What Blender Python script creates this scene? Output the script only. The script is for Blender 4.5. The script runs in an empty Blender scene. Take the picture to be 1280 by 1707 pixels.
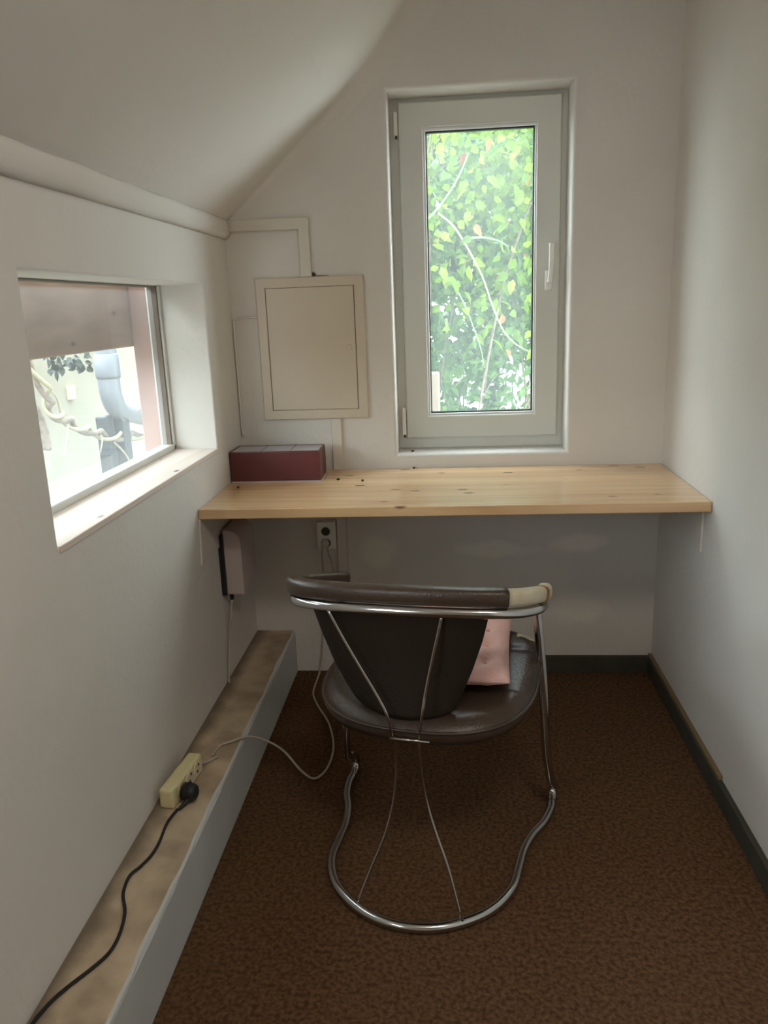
import bpy, bmesh, math, random
from mathutils import Vector, Matrix
random.seed(7)
S = bpy.context.scene
COL = S.collection

# ------------------------------------------------------------------ camera
cam_d = bpy.data.cameras.new('camera'); cam = bpy.data.objects.new('camera', cam_d); COL.objects.link(cam)
cam_d.sensor_fit = 'HORIZONTAL'; cam_d.sensor_width = 36.0; cam_d.lens = 36.0 * 1317.36 / 1280.0
cam_d.clip_start = 0.02
r_ = Vector((0.9961925, 0.07925857, -0.0363124)); u_ = Vector((0.01506427, 0.25375957, 0.96715001)); f_ = Vector((-0.08586954, 0.96401461, -0.2515994))
cam.matrix_world = Matrix(((r_.x, u_.x, -f_.x, 0.7028), (r_.y, u_.y, -f_.y, -2.5942), (r_.z, u_.z, -f_.z, 1.2664), (0, 0, 0, 1)))
S.camera = cam

# ------------------------------------------------------------------ sky, light, exposure
SKY = 10.0
w = bpy.data.worlds.new('overcast_sky'); S.world = w; w.use_nodes = True
bgn = w.node_tree.nodes['Background']; bgn.inputs[0].default_value = (0.86, 0.95, 1.0, 1); bgn.inputs[1].default_value = SKY

hl_d = bpy.data.lights.new('added_fill_light', 'AREA'); hl_d.shape = 'RECTANGLE'; hl_d.size = 0.4; hl_d.size_y = 0.4; hl_d.energy = 10; hl_d.color = (1.0, 0.92, 0.82)  # warm fill added out of view; there is no known lamp here
hl_o = bpy.data.objects.new('added_fill_light', hl_d); COL.objects.link(hl_o); hl_o.location = (1.12, -2.45, 2.38)
def portal(name, loc, rot, sx, sy):
    ld = bpy.data.lights.new(name, 'AREA'); ld.shape = 'RECTANGLE'; ld.size = sx; ld.size_y = sy
    ld.cycles.is_portal = True
    o = bpy.data.objects.new(name, ld); COL.objects.link(o); o.location = loc; o.rotation_euler = rot
    return o
portal('daylight_portal', (0.80, 0.19, 1.34), (math.radians(-90), 0, 0), 0.54, 1.10)
portal('daylight_portal', (-0.172, -0.79, 1.02), (0, math.radians(-90), 0), 0.40, 1.0)
portal('daylight_portal', (-0.172, -2.3, 1.15), (0, math.radians(-90), 0), 0.6, 0.8)  # serves the added opening out of view

S.view_settings.view_transform = 'Standard'; S.view_settings.look = 'None'
S.view_settings.gamma = 1.0; S.view_settings.use_curve_mapping = False
S.view_settings.exposure = 0.3
S.cycles.max_bounces = 12; S.cycles.diffuse_bounces = 8; S.cycles.transparent_max_bounces = 16

# ------------------------------------------------------------------ helpers
def lin(r, g, b):
    f = lambda c: (c / 255 / 12.92) if c / 255 <= 0.04045 else ((c / 255 + 0.055) / 1.055) ** 2.4
    return (f(r), f(g), f(b), 1)

def mat(name, rgb, rough=0.6, metal=0.0, var=0.0, vscale=4.0, rgb2=None, bump=0.0, bscale=80.0, spec=0.5, stretch=None, coat=0.0):
    m = bpy.data.materials.new(name); m.use_nodes = True
    nt = m.node_tree; N = nt.nodes; L = nt.links; p = N['Principled BSDF']
    c1 = lin(*rgb)
    p.inputs['Base Color'].default_value = c1; p.inputs['Roughness'].default_value = rough
    p.inputs['Metallic'].default_value = metal; p.inputs['Specular IOR Level'].default_value = spec
    p.inputs['Coat Weight'].default_value = coat
    tc = N.new('ShaderNodeTexCoord'); mp = N.new('ShaderNodeMapping'); L.new(tc.outputs['Object'], mp.inputs[0])
    if stretch: mp.inputs['Scale'].default_value = stretch
    if var or rgb2:
        n = N.new('ShaderNodeTexNoise'); n.inputs['Scale'].default_value = vscale; n.inputs['Detail'].default_value = 6
        L.new(mp.outputs[0], n.inputs[0])
        cr = N.new('ShaderNodeValToRGB'); cr.color_ramp.elements[0].position = 0.35; cr.color_ramp.elements[1].position = 0.65
        c2 = lin(*rgb2) if rgb2 else tuple(min(1, c * (1 + var)) for c in c1[:3]) + (1,)
        if not rgb2: c1 = tuple(c * (1 - var) for c in c1[:3]) + (1,)
        cr.color_ramp.elements[0].color = c1; cr.color_ramp.elements[1].color = c2
        L.new(n.outputs[0], cr.inputs[0]); L.new(cr.outputs[0], p.inputs['Base Color'])
    if bump:
        n = N.new('ShaderNodeTexNoise'); n.inputs['Scale'].default_value = bscale; n.inputs['Detail'].default_value = 5
        L.new(mp.outputs[0], n.inputs[0])
        b = N.new('ShaderNodeBump'); b.inputs['Strength'].default_value = bump; b.inputs['Distance'].default_value = 0.004
        L.new(n.outputs[0], b.inputs['Height']); L.new(b.outputs[0], p.inputs['Normal'])
    return m

def mesh_obj(name, bm, m, parent=None, smooth=False):
    bmesh.ops.recalc_face_normals(bm, faces=bm.faces)
    me = bpy.data.meshes.new(name); bm.to_mesh(me); bm.free()
    ms = m if isinstance(m, (list, tuple)) else [m]
    for x in ms: me.materials.append(x)
    if smooth:
        for p in me.polygons: p.use_smooth = True
    o = bpy.data.objects.new(name, me); COL.objects.link(o)
    if parent: o.parent = parent
    return o

def thing(name, label, cat, loc=(0, 0, 0), rz=0.0, group=None):
    o = bpy.data.objects.new(name, None); COL.objects.link(o); o.empty_display_size = 0.05
    o.location = loc; o.rotation_euler = (0, 0, rz); o['label'] = label; o['category'] = cat
    if group: o['group'] = group
    return o

def tag(o, label, cat, group=None):
    o['label'] = label; o['category'] = cat
    if group: o['group'] = group
    return o

def struct(o, label=None, cat=None):
    o['kind'] = 'structure'
    if label: o['label'] = label
    if cat: o['category'] = cat
    return o

def bev(bm, w, seg=2, edges=None):
    bmesh.ops.bevel(bm, geom=edges or list(bm.edges), offset=w, segments=seg, affect='EDGES', profile=0.5, clamp_overlap=True)

def box(x0, x1, y0, y1, z0, z1, b=0.0, seg=2, bm=None):
    new = bmesh.new()
    v = [new.verts.new((x, y, z)) for x in (x0, x1) for y in (y0, y1) for z in (z0, z1)]
    for f in ((0, 1, 3, 2), (4, 6, 7, 5), (0, 4, 5, 1), (2, 3, 7, 6), (0, 2, 6, 4), (1, 5, 7, 3)): new.faces.new([v[i] for i in f])
    if b: bev(new, b, seg)
    if bm is None: return new
    me = bpy.data.meshes.new('t'); new.to_mesh(me); new.free(); bm.from_mesh(me); bpy.data.meshes.remove(me)
    return bm

def catmull(pts, n=8, closed=False):
    P = [Vector(p) for p in pts]; out = []
    m = len(P); rng = range(m if closed else m - 1)
    for i in rng:
        if closed: a, b, c, d = P[(i - 1) % m], P[i], P[(i + 1) % m], P[(i + 2) % m]
        else:
            b, c = P[i], P[i + 1]; a = P[i - 1] if i else b * 2 - c; d = P[i + 2] if i + 2 < m else c * 2 - b
        for k in range(n):
            t = k / n; t2 = t * t; t3 = t2 * t
            out.append(0.5 * ((2 * b) + (c - a) * t + (2 * a - 5 * b + 4 * c - d) * t2 + (3 * b - a - 3 * c + d) * t3))
    if not closed: out.append(P[-1])
    return out

def tube(pts, r, seg=12, bm=None, closed=False, prof=None, up=None, caps=True):
    """sweep a circle of radius r (number or per-point list), or the profile prof [(side, up)], along pts"""
    bm = bm or bmesh.new(); P = [Vector(p) for p in pts]; n = len(P)
    T = []
    for i in range(n):
        if closed: t = P[(i + 1) % n] - P[i - 1]
        else: t = P[min(i + 1, n - 1)] - P[max(i - 1, 0)]
        T.append(t.normalized())
    a = Vector((0, 0, 1)) if abs(T[0].z) < 0.9 else Vector((1, 0, 0))
    nrm = (a - T[0] * a.dot(T[0])).normalized(); rings = []
    for i in range(n):
        if up is not None: nrm = (Vector(up) - T[i] * Vector(up).dot(T[i])).normalized()
        else: nrm = (nrm - T[i] * nrm.dot(T[i])).normalized()
        side = T[i].cross(nrm)
        rr = r[i] if isinstance(r, (list, tuple)) else r
        if prof: ring = [bm.verts.new(P[i] + side * s * rr + nrm * h * rr) for s, h in prof]
        else: ring = [bm.verts.new(P[i] + (side * math.cos(2 * math.pi * k / seg) + nrm * math.sin(2 * math.pi * k / seg)) * rr) for k in range(seg)]
        rings.append(ring)
    m = len(rings[0])
    for i in range(n if closed else n - 1):
        A, B = rings[i], rings[(i + 1) % n]
        for k in range(m): bm.faces.new((A[k], A[(k + 1) % m], B[(k + 1) % m], B[k]))
    if not closed and caps:
        bm.faces.new(rings[0][::-1]); bm.faces.new(rings[-1])
    return bm

def plate(m3, u0, u1, v0, v1, thick, hole=None, rad=0.006):
    """wall slab; m3(u, v, d) -> point, d runs from the room face outwards; hole (u0,u1,v0,v1) with a softly rounded lip"""
    bm = bmesh.new(); V = lambda u, v, d: bm.verts.new(m3(u, v, d))
    if not hole:
        a = [V(u0, v0, 0), V(u1, v0, 0), V(u1, v1, 0), V(u0, v1, 0)]; b = [V(u0, v0, thick), V(u1, v0, thick), V(u1, v1, thick), V(u0, v1, thick)]
        bm.faces.new(a); bm.faces.new(b[::-1])
        for k in range(4): bm.faces.new((a[k], b[k], b[(k + 1) % 4], a[(k + 1) % 4]))
        return bm
    a0, a1, b0, b1 = hole
    def ring(e, d): return [V(a0 - e, b0 - e, d), V(a1 + e, b0 - e, d), V(a1 + e, b1 + e, d), V(a0 - e, b1 + e, d)]
    out = [V(u0, v0, 0), V(u1, v0, 0), V(u1, v1, 0), V(u0, v1, 0)]; outb = [V(u0, v0, thick), V(u1, v0, thick), V(u1, v1, thick), V(u0, v1, thick)]
    rings = [ring(rad * (1 - math.sin(t)), rad * (1 - math.cos(t))) for t in [i * math.pi / 8 for i in range(5)]] + [ring(0, thick)]
    seq = [out] + rings + [outb]
    for A, B in zip(seq, seq[1:]):
        for k in range(4): bm.faces.new((A[k], A[(k + 1) % 4], B[(k + 1) % 4], B[k]))
    for k in range(4): bm.faces.new((out[k], outb[k], outb[(k + 1) % 4], out[(k + 1) % 4]))
    return bm

W_ = 1.384       # room width
YF = -4.3        # wall behind the camera

# ------------------------------------------------------------------ materials
M = {}
M['wall'] = mat('white_plaster', (212, 208, 202), 0.85, var=0.035, vscale=2.2, bump=0.35, bscale=55)
M['reveal'] = mat('reveal_plaster', (222, 214, 206), 0.8, bump=0.7, bscale=70, var=0.03, vscale=5)
M['slope'] = mat('sloping_plaster', (214, 209, 203), 0.85, var=0.025, vscale=1.5, bump=0.15, bscale=40)
M['carpet'] = mat('brown_carpet', (72, 51, 33), 0.95, rgb2=(106, 79, 56), vscale=105, bump=1.0, bscale=170, spec=0.1)
M['upvc'] = mat('window_plastic', (208, 209, 202), 0.35, var=0.01)
M['gasket1'] = mat('black_gasket', (30, 32, 34), 0.6); M['gasket'] = mat('brown_grey_seal', (120, 108, 98), 0.7)
M['bead'] = mat('glazing_bead', (228, 230, 232), 0.3)
M['cream'] = mat('cream_lacquer', (202, 190, 172), 0.45, var=0.02, vscale=6)
M['paint_duct'] = mat('painted_duct', (208, 202, 192), 0.6, var=0.02, vscale=8)
M['base'] = mat('grey_skirting', (62, 60, 50), 0.8, var=0.15, vscale=12, bump=0.3)
M['batten'] = mat('raw_batten', (120, 102, 70), 0.7, var=0.12, vscale=10, stretch=(1, .1, 1))
M['chrome'] = mat('chrome', (200, 200, 200), 0.13, 1.0)
M['steel'] = mat('steel_wire', (185, 180, 172), 0.22, 1.0)
M['leather'] = mat('brown_leather', (60, 47, 37), 0.32, var=0.14, vscale=6, bump=0.25, bscale=220, spec=0.45)
M['leather_back'] = mat('worn_leather_back', (38, 29, 19), 0.6, var=0.1, vscale=5, bump=0.3, bscale=200, spec=0.3)
M['foam'] = mat('cream_foam', (192, 186, 166), 0.85, rgb2=(178, 166, 140), vscale=14, bump=0.6, bscale=90)
M['tan'] = mat('tan_patch', (138, 98, 58), 0.7, var=0.1, vscale=30)
M['pink'] = mat('pink_cotton', (208, 168, 160), 0.85, var=0.05, vscale=12, bump=0.5, bscale=300, spec=0.2)
M['button'] = mat('pink_button', (186, 138, 130), 0.7)
M['redbox'] = mat('wine_red_card', (90, 40, 40), 0.36, var=0.08, vscale=8)
M['boxgrey'] = mat('pale_grey_card', (176, 174, 180), 0.4, var=0.03)
M['white'] = mat('white_plastic', (232, 230, 224), 0.4)
M['white_cable'] = mat('offwhite_cable', (178, 168, 150), 0.5)
M['yellow_pl'] = mat('yellowed_plastic', (214, 204, 158), 0.45, var=0.03, vscale=10)
M['dark_hole'] = mat('dark_contact', (34, 28, 22), 0.7)
M['black_pl'] = mat('black_plastic', (24, 24, 26), 0.5)
M['black_cable'] = mat('braided_black_cable', (34, 32, 30), 0.7, bump=0.8, bscale=600)
M['mauve'] = mat('grey_mauve_plastic', (186, 172, 168), 0.45)
M['insect'] = mat('insect_brown', (48, 34, 24), 0.7)
M['ground'] = mat('pale_gravel', (150, 145, 132), 0.95, var=0.2, vscale=20, bump=0.6)
M['outwall'] = mat('yellow_render', (134, 128, 114), 0.9, var=0.05, vscale=3, bump=0.3)
M['pipe'] = mat('grey_downpipe', (112, 116, 124), 0.4, var=0.04)
M['bark'] = mat('grey_bark', (120, 108, 96), 0.85, var=0.3, vscale=30, bump=1.0)
M['palebark'] = mat('pale_twig', (146, 140, 116), 0.7, var=0.1, vscale=20)
M['dark_metal'] = mat('dark_lantern', (40, 44, 48), 0.5)
M['fence'] = mat('white_fence', (190, 186, 186), 0.7, var=0.05, vscale=20, stretch=(1, 1, .1))
M['paleplank'] = mat('pale_post', (132, 118, 104), 0.8, var=0.08, vscale=10)

# wooden materials
def wood(name, base, light, dark, scale=(0.6, 9, 9), knots=True, rough=0.4, kscale=3.0, axis='X', bumpy=0.1):
    m = bpy.data.materials.new(name); m.use_nodes = True; nt = m.node_tree; N = nt.nodes; L = nt.links; p = N['Principled BSDF']
    tc = N.new('ShaderNodeTexCoord'); mp = N.new('ShaderNodeMapping'); mp.inputs['Scale'].default_value = scale
    L.new(tc.outputs['Object'], mp.inputs[0])
    n = N.new('ShaderNodeTexNoise'); n.inputs['Scale'].default_value = 3.0; n.inputs['Detail'].default_value = 8; n.inputs['Distortion'].default_value = 0.6
    L.new(mp.outputs[0], n.inputs[0])
    cr = N.new('ShaderNodeValToRGB'); e = cr.color_ramp.elements
    e[0].position = 0.3; e[0].color = lin(*base); e[1].position = 0.7; e[1].color = lin(*light)
    L.new(n.outputs[0], cr.inputs[0]); out = cr.outputs[0]
    if knots:
        # glued staves: brightness differs stave by stave
        sp = N.new('ShaderNodeSeparateXYZ'); L.new(tc.outputs['Object'], sp.inputs[0])
        mu = N.new('ShaderNodeMath'); mu.operation = 'MULTIPLY'; mu.inputs[1].default_value = 11.0; L.new(sp.outputs['Y' if axis == 'X' else 'X'], mu.inputs[0])
        fl = N.new('ShaderNodeMath'); fl.operation = 'FLOOR'; L.new(mu.outputs[0], fl.inputs[0])
        wn = N.new('ShaderNodeTexWhiteNoise'); wn.noise_dimensions = '1D'; L.new(fl.outputs[0], wn.inputs['W'])
        mr = N.new('ShaderNodeMapRange'); mr.inputs[3].default_value = 0.88; mr.inputs[4].default_value = 1.06; L.new(wn.outputs['Value'], mr.inputs[0])
        mx = N.new('ShaderNodeMix'); mx.data_type = 'RGBA'; mx.blend_type = 'MULTIPLY'; mx.inputs[0].default_value = 1.0
        L.new(out, mx.inputs[6]); L.new(mr.outputs[0], mx.inputs[7]); out = mx.outputs[2]
        mp2 = N.new('ShaderNodeMapping'); mp2.inputs['Scale'].default_value = (kscale, kscale * 2.2, kscale * 2.2) if axis == 'X' else (kscale * 2.2, kscale, kscale * 2.2)
        L.new(tc.outputs['Object'], mp2.inputs[0])
        vo = N.new('ShaderNodeTexVoronoi'); vo.inputs['Scale'].default_value = 1.7; L.new(mp2.outputs[0], vo.inputs[0])
        k = N.new('ShaderNodeValToRGB'); k.color_ramp.elements[0].position = 0.06; k.color_ramp.elements[0].color = (1, 1, 1, 1)
        k.color_ramp.elements[1].position = 0.13; k.color_ramp.elements[1].color = (0, 0, 0, 1); L.new(vo.outputs['Distance'], k.inputs[0])
        mk = N.new('ShaderNodeMix'); mk.data_type = 'RGBA'; L.new(k.outputs[0], mk.inputs[0]); L.new(out, mk.inputs[6]); mk.inputs[7].default_value = lin(*dark); out = mk.outputs[2]
    L.new(out, p.inputs['Base Color']); p.inputs['Roughness'].default_value = rough
    b = N.new('ShaderNodeBump'); b.inputs['Strength'].default_value = bumpy; b.inputs['Distance'].default_value = 0.002
    L.new(n.outputs[0], b.inputs['Height']); L.new(b.outputs[0], p.inputs['Normal'])
    return m
M['desk'] = wood('pine_board', (206, 164, 118), (230, 193, 148), (122, 78, 46), rough=0.26, kscale=3.6)
M['desk'].node_tree.nodes['Principled BSDF'].inputs['Coat Weight'].default_value = 0.6; M['desk'].node_tree.nodes['Principled BSDF'].inputs['Coat Roughness'].default_value = 0.18
M['sill'] = wood('pale_sill_board', (222, 206, 194), (232, 220, 210), (120, 96, 84), scale=(9, .8, 9), axis='Y', rough=0.6, kscale=4)
M['beam'] = wood('reddish_timber', (132, 102, 82), (160, 130, 108), (84, 56, 46), scale=(9, 1.2, 5), axis='Y', rough=0.75, kscale=3.5, bumpy=0.5)

def blots(src, name, items):
    m = src.copy(); m.name = name; N = m.node_tree.nodes; L = m.node_tree.links; p = N['Principled BSDF']
    tc = N.new('ShaderNodeTexCoord'); cur = p.inputs['Base Color'].links[0].from_socket
    nz = N.new('ShaderNodeTexNoise'); nz.inputs['Detail'].default_value = 5; L.new(tc.outputs['Object'], nz.inputs[0])
    for (c, sc, col, soft, ns) in items:
        nz = N.new('ShaderNodeTexNoise'); nz.inputs['Scale'].default_value = ns; nz.inputs['Detail'].default_value = 5; L.new(tc.outputs['Object'], nz.inputs[0])
        mp = N.new('ShaderNodeMapping'); mp.vector_type = 'TEXTURE'; mp.inputs['Location'].default_value = c; mp.inputs['Scale'].default_value = sc; L.new(tc.outputs['Object'], mp.inputs[0])
        ln = N.new('ShaderNodeVectorMath'); ln.operation = 'LENGTH'; L.new(mp.outputs[0], ln.inputs[0])
        ad = N.new('ShaderNodeMath'); ad.operation = 'MULTIPLY_ADD'; ad.inputs[1].default_value = 1.6; L.new(nz.outputs[0], ad.inputs[0]); L.new(ln.outputs['Value'], ad.inputs[2])
        mr = N.new('ShaderNodeMapRange'); mr.inputs[1].default_value = 1.6 - soft; mr.inputs[2].default_value = 1.6 + soft; mr.inputs[3].default_value = 1; mr.inputs[4].default_value = 0; L.new(ad.outputs[0], mr.inputs[0])
        mx = N.new('ShaderNodeMix'); mx.data_type = 'RGBA'; L.new(mr.outputs[0], mx.inputs[0]); L.new(cur, mx.inputs[6]); mx.inputs[7].default_value = lin(*col); cur = mx.outputs[2]
    L.new(cur, p.inputs['Base Color']); return m
M['wall_b'] = blots(M['wall'], 'patched_plaster', [((0.85, 0, 0.45), (0.16, .1, 0.03), (226, 222, 212), 0.25, 9), ((1.12, 0, 0.47), (0.10, .1, 0.035), (228, 220, 212), 0.25, 9), ((1.13, 0, 0.23), (0.11, .1, 0.06), (224, 220, 210), 0.25, 9),
    ((0.45, 0, 0.44), (0.07, .1, 0.07), (226, 222, 210), 0.25, 9), ((0.275, 0, 1.372), (0.012, .05, 0.010), (70, 56, 44), 0.3, 90), ((0.30, 0, 1.3665), (0.030, .05, 0.004), (110, 94, 76), 0.3, 90), ((0.012, 0, 1.525), (0.012, .05, 0.014), (96, 80, 68), 0.4, 90)])
# dirty plinth: beige worn top, painted grey-white towards the outer edge
def plinth_mat():
    m = bpy.data.materials.new('worn_plinth'); m.use_nodes = True; nt = m.node_tree; N = nt.nodes; L = nt.links; p = N['Principled BSDF']
    tc = N.new('ShaderNodeTexCoord'); sp = N.new('ShaderNodeSeparateXYZ'); L.new(tc.outputs['Object'], sp.inputs[0])
    n = N.new('ShaderNodeTexNoise'); n.inputs['Scale'].default_value = 9; n.inputs['Detail'].default_value = 6; L.new(tc.outputs['Object'], n.inputs[0])
    cr = N.new('ShaderNodeValToRGB'); cr.color_ramp.elements[0].position = 0.35; cr.color_ramp.elements[1].position = 0.62
    cr.color_ramp.elements[0].color = lin(160, 142, 120); cr.color_ramp.elements[1].color = lin(196, 178, 152); L.new(n.outputs[0], cr.inputs[0])
    # dirt line along the wall
    n2 = N.new('ShaderNodeTexNoise'); n2.inputs['Scale'].default_value = 14; n2.inputs['Detail'].default_value = 8; L.new(tc.outputs['Object'], n2.inputs[0])
    ad = N.new('ShaderNodeMath'); ad.operation = 'MULTIPLY_ADD'; L.new(n2.outputs[0], ad.inputs[0]); ad.inputs[1].default_value = -0.05; L.new(sp.outputs['X'], ad.inputs[2])
    dr = N.new('ShaderNodeMapRange'); dr.inputs[1].default_value = -0.018; dr.inputs[2].default_value = 0.022; dr.inputs[3].default_value = 1; dr.inputs[4].default_value = 0; L.new(ad.outputs[0], dr.inputs[0])
    m1 = N.new('ShaderNodeMix'); m1.data_type = 'RGBA'; L.new(dr.outputs[0], m1.inputs[0]); L.new(cr.outputs[0], m1.inputs[6]); m1.inputs[7].default_value = lin(118, 104, 88)
    L.new(m1.outputs[2], p.inputs['Base Color']); p.inputs['Roughness'].default_value = 0.8
    return m
M['plinth_top'] = plinth_mat()
M['plinth_side'] = mat('grey_white_paint', (190, 192, 190), 0.8, var=0.04, vscale=6, bump=0.3)

def glass_mat(name, haze, tint=(0.93, 0.97, 1.0), speck=True):
    m = bpy.data.materials.new(name); m.use_nodes = True; nt = m.node_tree; N = nt.nodes; L = nt.links
    for x in list(N): N.remove(x)
    out = N.new('ShaderNodeOutputMaterial'); tr = N.new('ShaderNodeBsdfTransparent'); tr.inputs[0].default_value = (0.94, 0.97, 0.96, 1)
    gl = N.new('ShaderNodeBsdfGlossy'); gl.inputs['Roughness'].default_value = 0.02
    lw = N.new('ShaderNodeLayerWeight'); lw.inputs[0].default_value = 0.5
    pw = N.new('ShaderNodeMath'); pw.operation = 'POWER'; pw.inputs[1].default_value = 4.0; L.new(lw.outputs['Facing'], pw.inputs[0])
    fr = N.new('ShaderNodeMath'); fr.operation = 'MULTIPLY_ADD'; fr.inputs[1].default_value = 0.45; fr.inputs[2].default_value = 0.02; L.new(pw.outputs[0], fr.inputs[0])
    a = N.new('ShaderNodeMixShader'); L.new(fr.outputs[0], a.inputs[0]); L.new(tr.outputs[0], a.inputs[1]); L.new(gl.outputs[0], a.inputs[2])
    tl = N.new('ShaderNodeBsdfTranslucent'); tl.inputs[0].default_value = (*tint, 1)  # translucent share puts the pale overexposed haze into the pane
    b = N.new('ShaderNodeMixShader'); L.new(a.outputs[0], b.inputs[1]); L.new(tl.outputs[0], b.inputs[2])
    tc = N.new('ShaderNodeTexCoord'); n = N.new('ShaderNodeTexNoise'); n.inputs['Scale'].default_value = 2.5; n.inputs['Detail'].default_value = 3
    L.new(tc.outputs['Object'], n.inputs[0])
    mr = N.new('ShaderNodeMapRange'); mr.inputs[1].default_value = 0.3; mr.inputs[2].default_value = 0.7; mr.inputs[3].default_value = haze * 0.8; mr.inputs[4].default_value = haze * 1.2
    L.new(n.outputs[0], mr.inputs[0]); L.new(mr.outputs[0], b.inputs[0]); L.new(b.outputs[0], out.inputs[0])
    return m
M['glass'] = glass_mat('hazy_glass', 0.05)
M['glass_side'] = glass_mat('hazy_side_glass', 0.06)

def leaf_mat(name, c1, c2, c3, trans=0.55):
    m = bpy.data.materials.new(name); m.use_nodes = True; nt = m.node_tree; N = nt.nodes; L = nt.links
    p = N['Principled BSDF']; out = N['Material Output']; p.inputs['Roughness'].default_value = 0.45
    g = N.new('ShaderNodeNewGeometry'); cr = N.new('ShaderNodeValToRGB')
    cr.color_ramp.elements[0].color = lin(*c1); cr.color_ramp.elements[1].color = lin(*c3); e = cr.color_ramp.elements.new(0.5); e.color = lin(*c2)
    L.new(g.outputs['Random Per Island'], cr.inputs[0]); L.new(cr.outputs[0], p.inputs['Base Color'])
    t = N.new('ShaderNodeBsdfTranslucent'); L.new(cr.outputs[0], t.inputs[0])
    mx = N.new('ShaderNodeMixShader'); mx.inputs[0].default_value = trans; L.new(p.outputs[0], mx.inputs[1]); L.new(t.outputs[0], mx.inputs[2]); L.new(mx.outputs[0], out.inputs[0])
    return m
M['leaf_near'] = leaf_mat('fresh_leaf', (70, 104, 26), (110, 144, 36), (150, 176, 58))
M['leaf_mid'] = leaf_mat('green_leaf', (44, 84, 40), (76, 120, 58), (108, 146, 76))
M['leaf_far'] = leaf_mat('deep_leaf', (34, 66, 42), (56, 92, 62), (88, 120, 84))
M['leaf_dead'] = leaf_mat('withered_leaf', (176, 92, 64), (190, 116, 80), (186, 140, 100), 0.4)
M['blade'] = leaf_mat('pale_blade', (120, 150, 112), (140, 166, 132), (160, 176, 144), 0.3)

# ================================================================== SETTING
o = struct(mesh_obj('floor', box(-0.16, W_ + 0.16, YF - 0.2, 0.2, -0.12, 0.0), M['carpet']))
o = struct(mesh_obj('wall_back', plate(lambda u, v, d: (u, d, v), -0.16, W_ + 0.16, -0.12, 2.6, 0.20, hole=(0.5246, 1.0782, 0.786, 1.891), rad=0.011), M['wall_b']))
o = struct(mesh_obj('wall_left', plate(lambda u, v, d: (-d, u, v), -1.6, 0.001, -0.12, 1.56, 0.16, hole=(-1.293, -0.2805, 0.870, 1.3476), rad=0.005), M['wall']))
o = struct(mesh_obj('wall_left', plate(lambda u, v, d: (-d, u, v), YF - 0.2, -1.6, -0.12, 1.56, 0.16, hole=(-2.7, -1.9, 0.85, 1.45), rad=0.005), M['wall']))  # opening out of view, added to send sky light onto the right wall
o = struct(mesh_obj('wall_right', plate(lambda u, v, d: (W_ + d, u, v), YF - 0.2, 0.001, -0.12, 2.6, 0.16), M['wall']))
o = struct(mesh_obj('wall_front', plate(lambda u, v, d: (u, YF - d, v), -0.16, W_ + 0.16, -0.12, 2.6, 0.16) , M['wall']))
# sloping ceiling, melting into the end wall with a soft fillet
bm = bmesh.new()
prof = [(0.0, 1.515), (0.0, 1.536), (0.18, 1.688), (0.38, 1.868), (0.50, 1.992), (0.615, 2.123), (0.74, 2.262), (0.86, 2.40), (0.86, 2.55), (-0.30, 2.55), (-0.30, 1.515)]
A = [bm.verts.new((x, YF - 0.1, z)) for x, z in prof]; B = [bm.verts.new((x, 0.001, z)) for x, z in prof]
for k in range(len(prof)): bm.faces.new((A[k], A[(k + 1) % len(prof)], B[(k + 1) % len(prof)], B[k]))
bm.faces.new(A); bm.faces.new(B[::-1])
o = struct(mesh_obj('ceiling', bm, M['slope']))
o = struct(mesh_obj('ceiling', plate(lambda u, v, d: (u, v, 2.40 + d), 0.80, W_ + 0.16, YF - 0.2, 0.2, 0.15), M['slope']))
# fillet strip in the corner between slope and end wall
bm = bmesh.new(); rows = []
sl = prof[1:8]
for i, (x, z) in enumerate(sl):
    a = sl[max(i - 1, 0)]; b = sl[min(i + 1, len(sl) - 1)]; d = Vector((b[0] - a[0], b[1] - a[1])).normalized(); n = Vector((d.y, -d.x))
    rr = 0.008 + x * 0.08; row = []
    for k in range(-1, 18):
        t = max(0, min(16, k)) / 16 * math.pi / 2
        off = rr * (1 - math.cos(t)) + (0.01 if k == 17 else 0); dy = -rr * (1 - math.sin(t)) - (0.01 if k == -1 else 0)
        row.append(bm.verts.new((x + n.x * (off - 0.0005), dy - 0.0005, z + n.y * (off - 0.0005))))
    rows.append(row)
for a, b in zip(rows, rows[1:]):
    for k in range(18): bm.faces.new((a[k], a[k + 1], b[k + 1], b[k]))
o = struct(mesh_obj('trim_1', bm, M['slope'], smooth=True))
# rounded plaster ledge where the side wall meets the slope
prf = [(0.0, 1.489), (0.010, 1.493), (0.017, 1.503), (0.020, 1.518), (0.020, 1.530), (0.017, 1.542), (0.012, 1.5465), (-0.002, 1.536)]
bm = bmesh.new(); ny = 60; rows = []
for i in range(ny + 1):
    y = YF + (0 - YF) * i / ny; j = 0.0015 * math.sin(i * 1.7) + 0.001 * math.sin(i * 0.6)
    rows.append([bm.verts.new((x + (j if 0 < k < 6 else 0), y, z + (j if 0 < k < 6 else 0))) for k, (x, z) in enumerate(prf)])
for a, b in zip(rows, rows[1:]):
    for k in range(len(prf)): bm.faces.new((a[k], a[(k + 1) % len(prf)], b[(k + 1) % len(prf)], b[k]))
bm.faces.new(rows[0]); bm.faces.new(rows[-1][::-1])
o = struct(mesh_obj('trim_2', bm, M['slope'], smooth=True))
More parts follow.
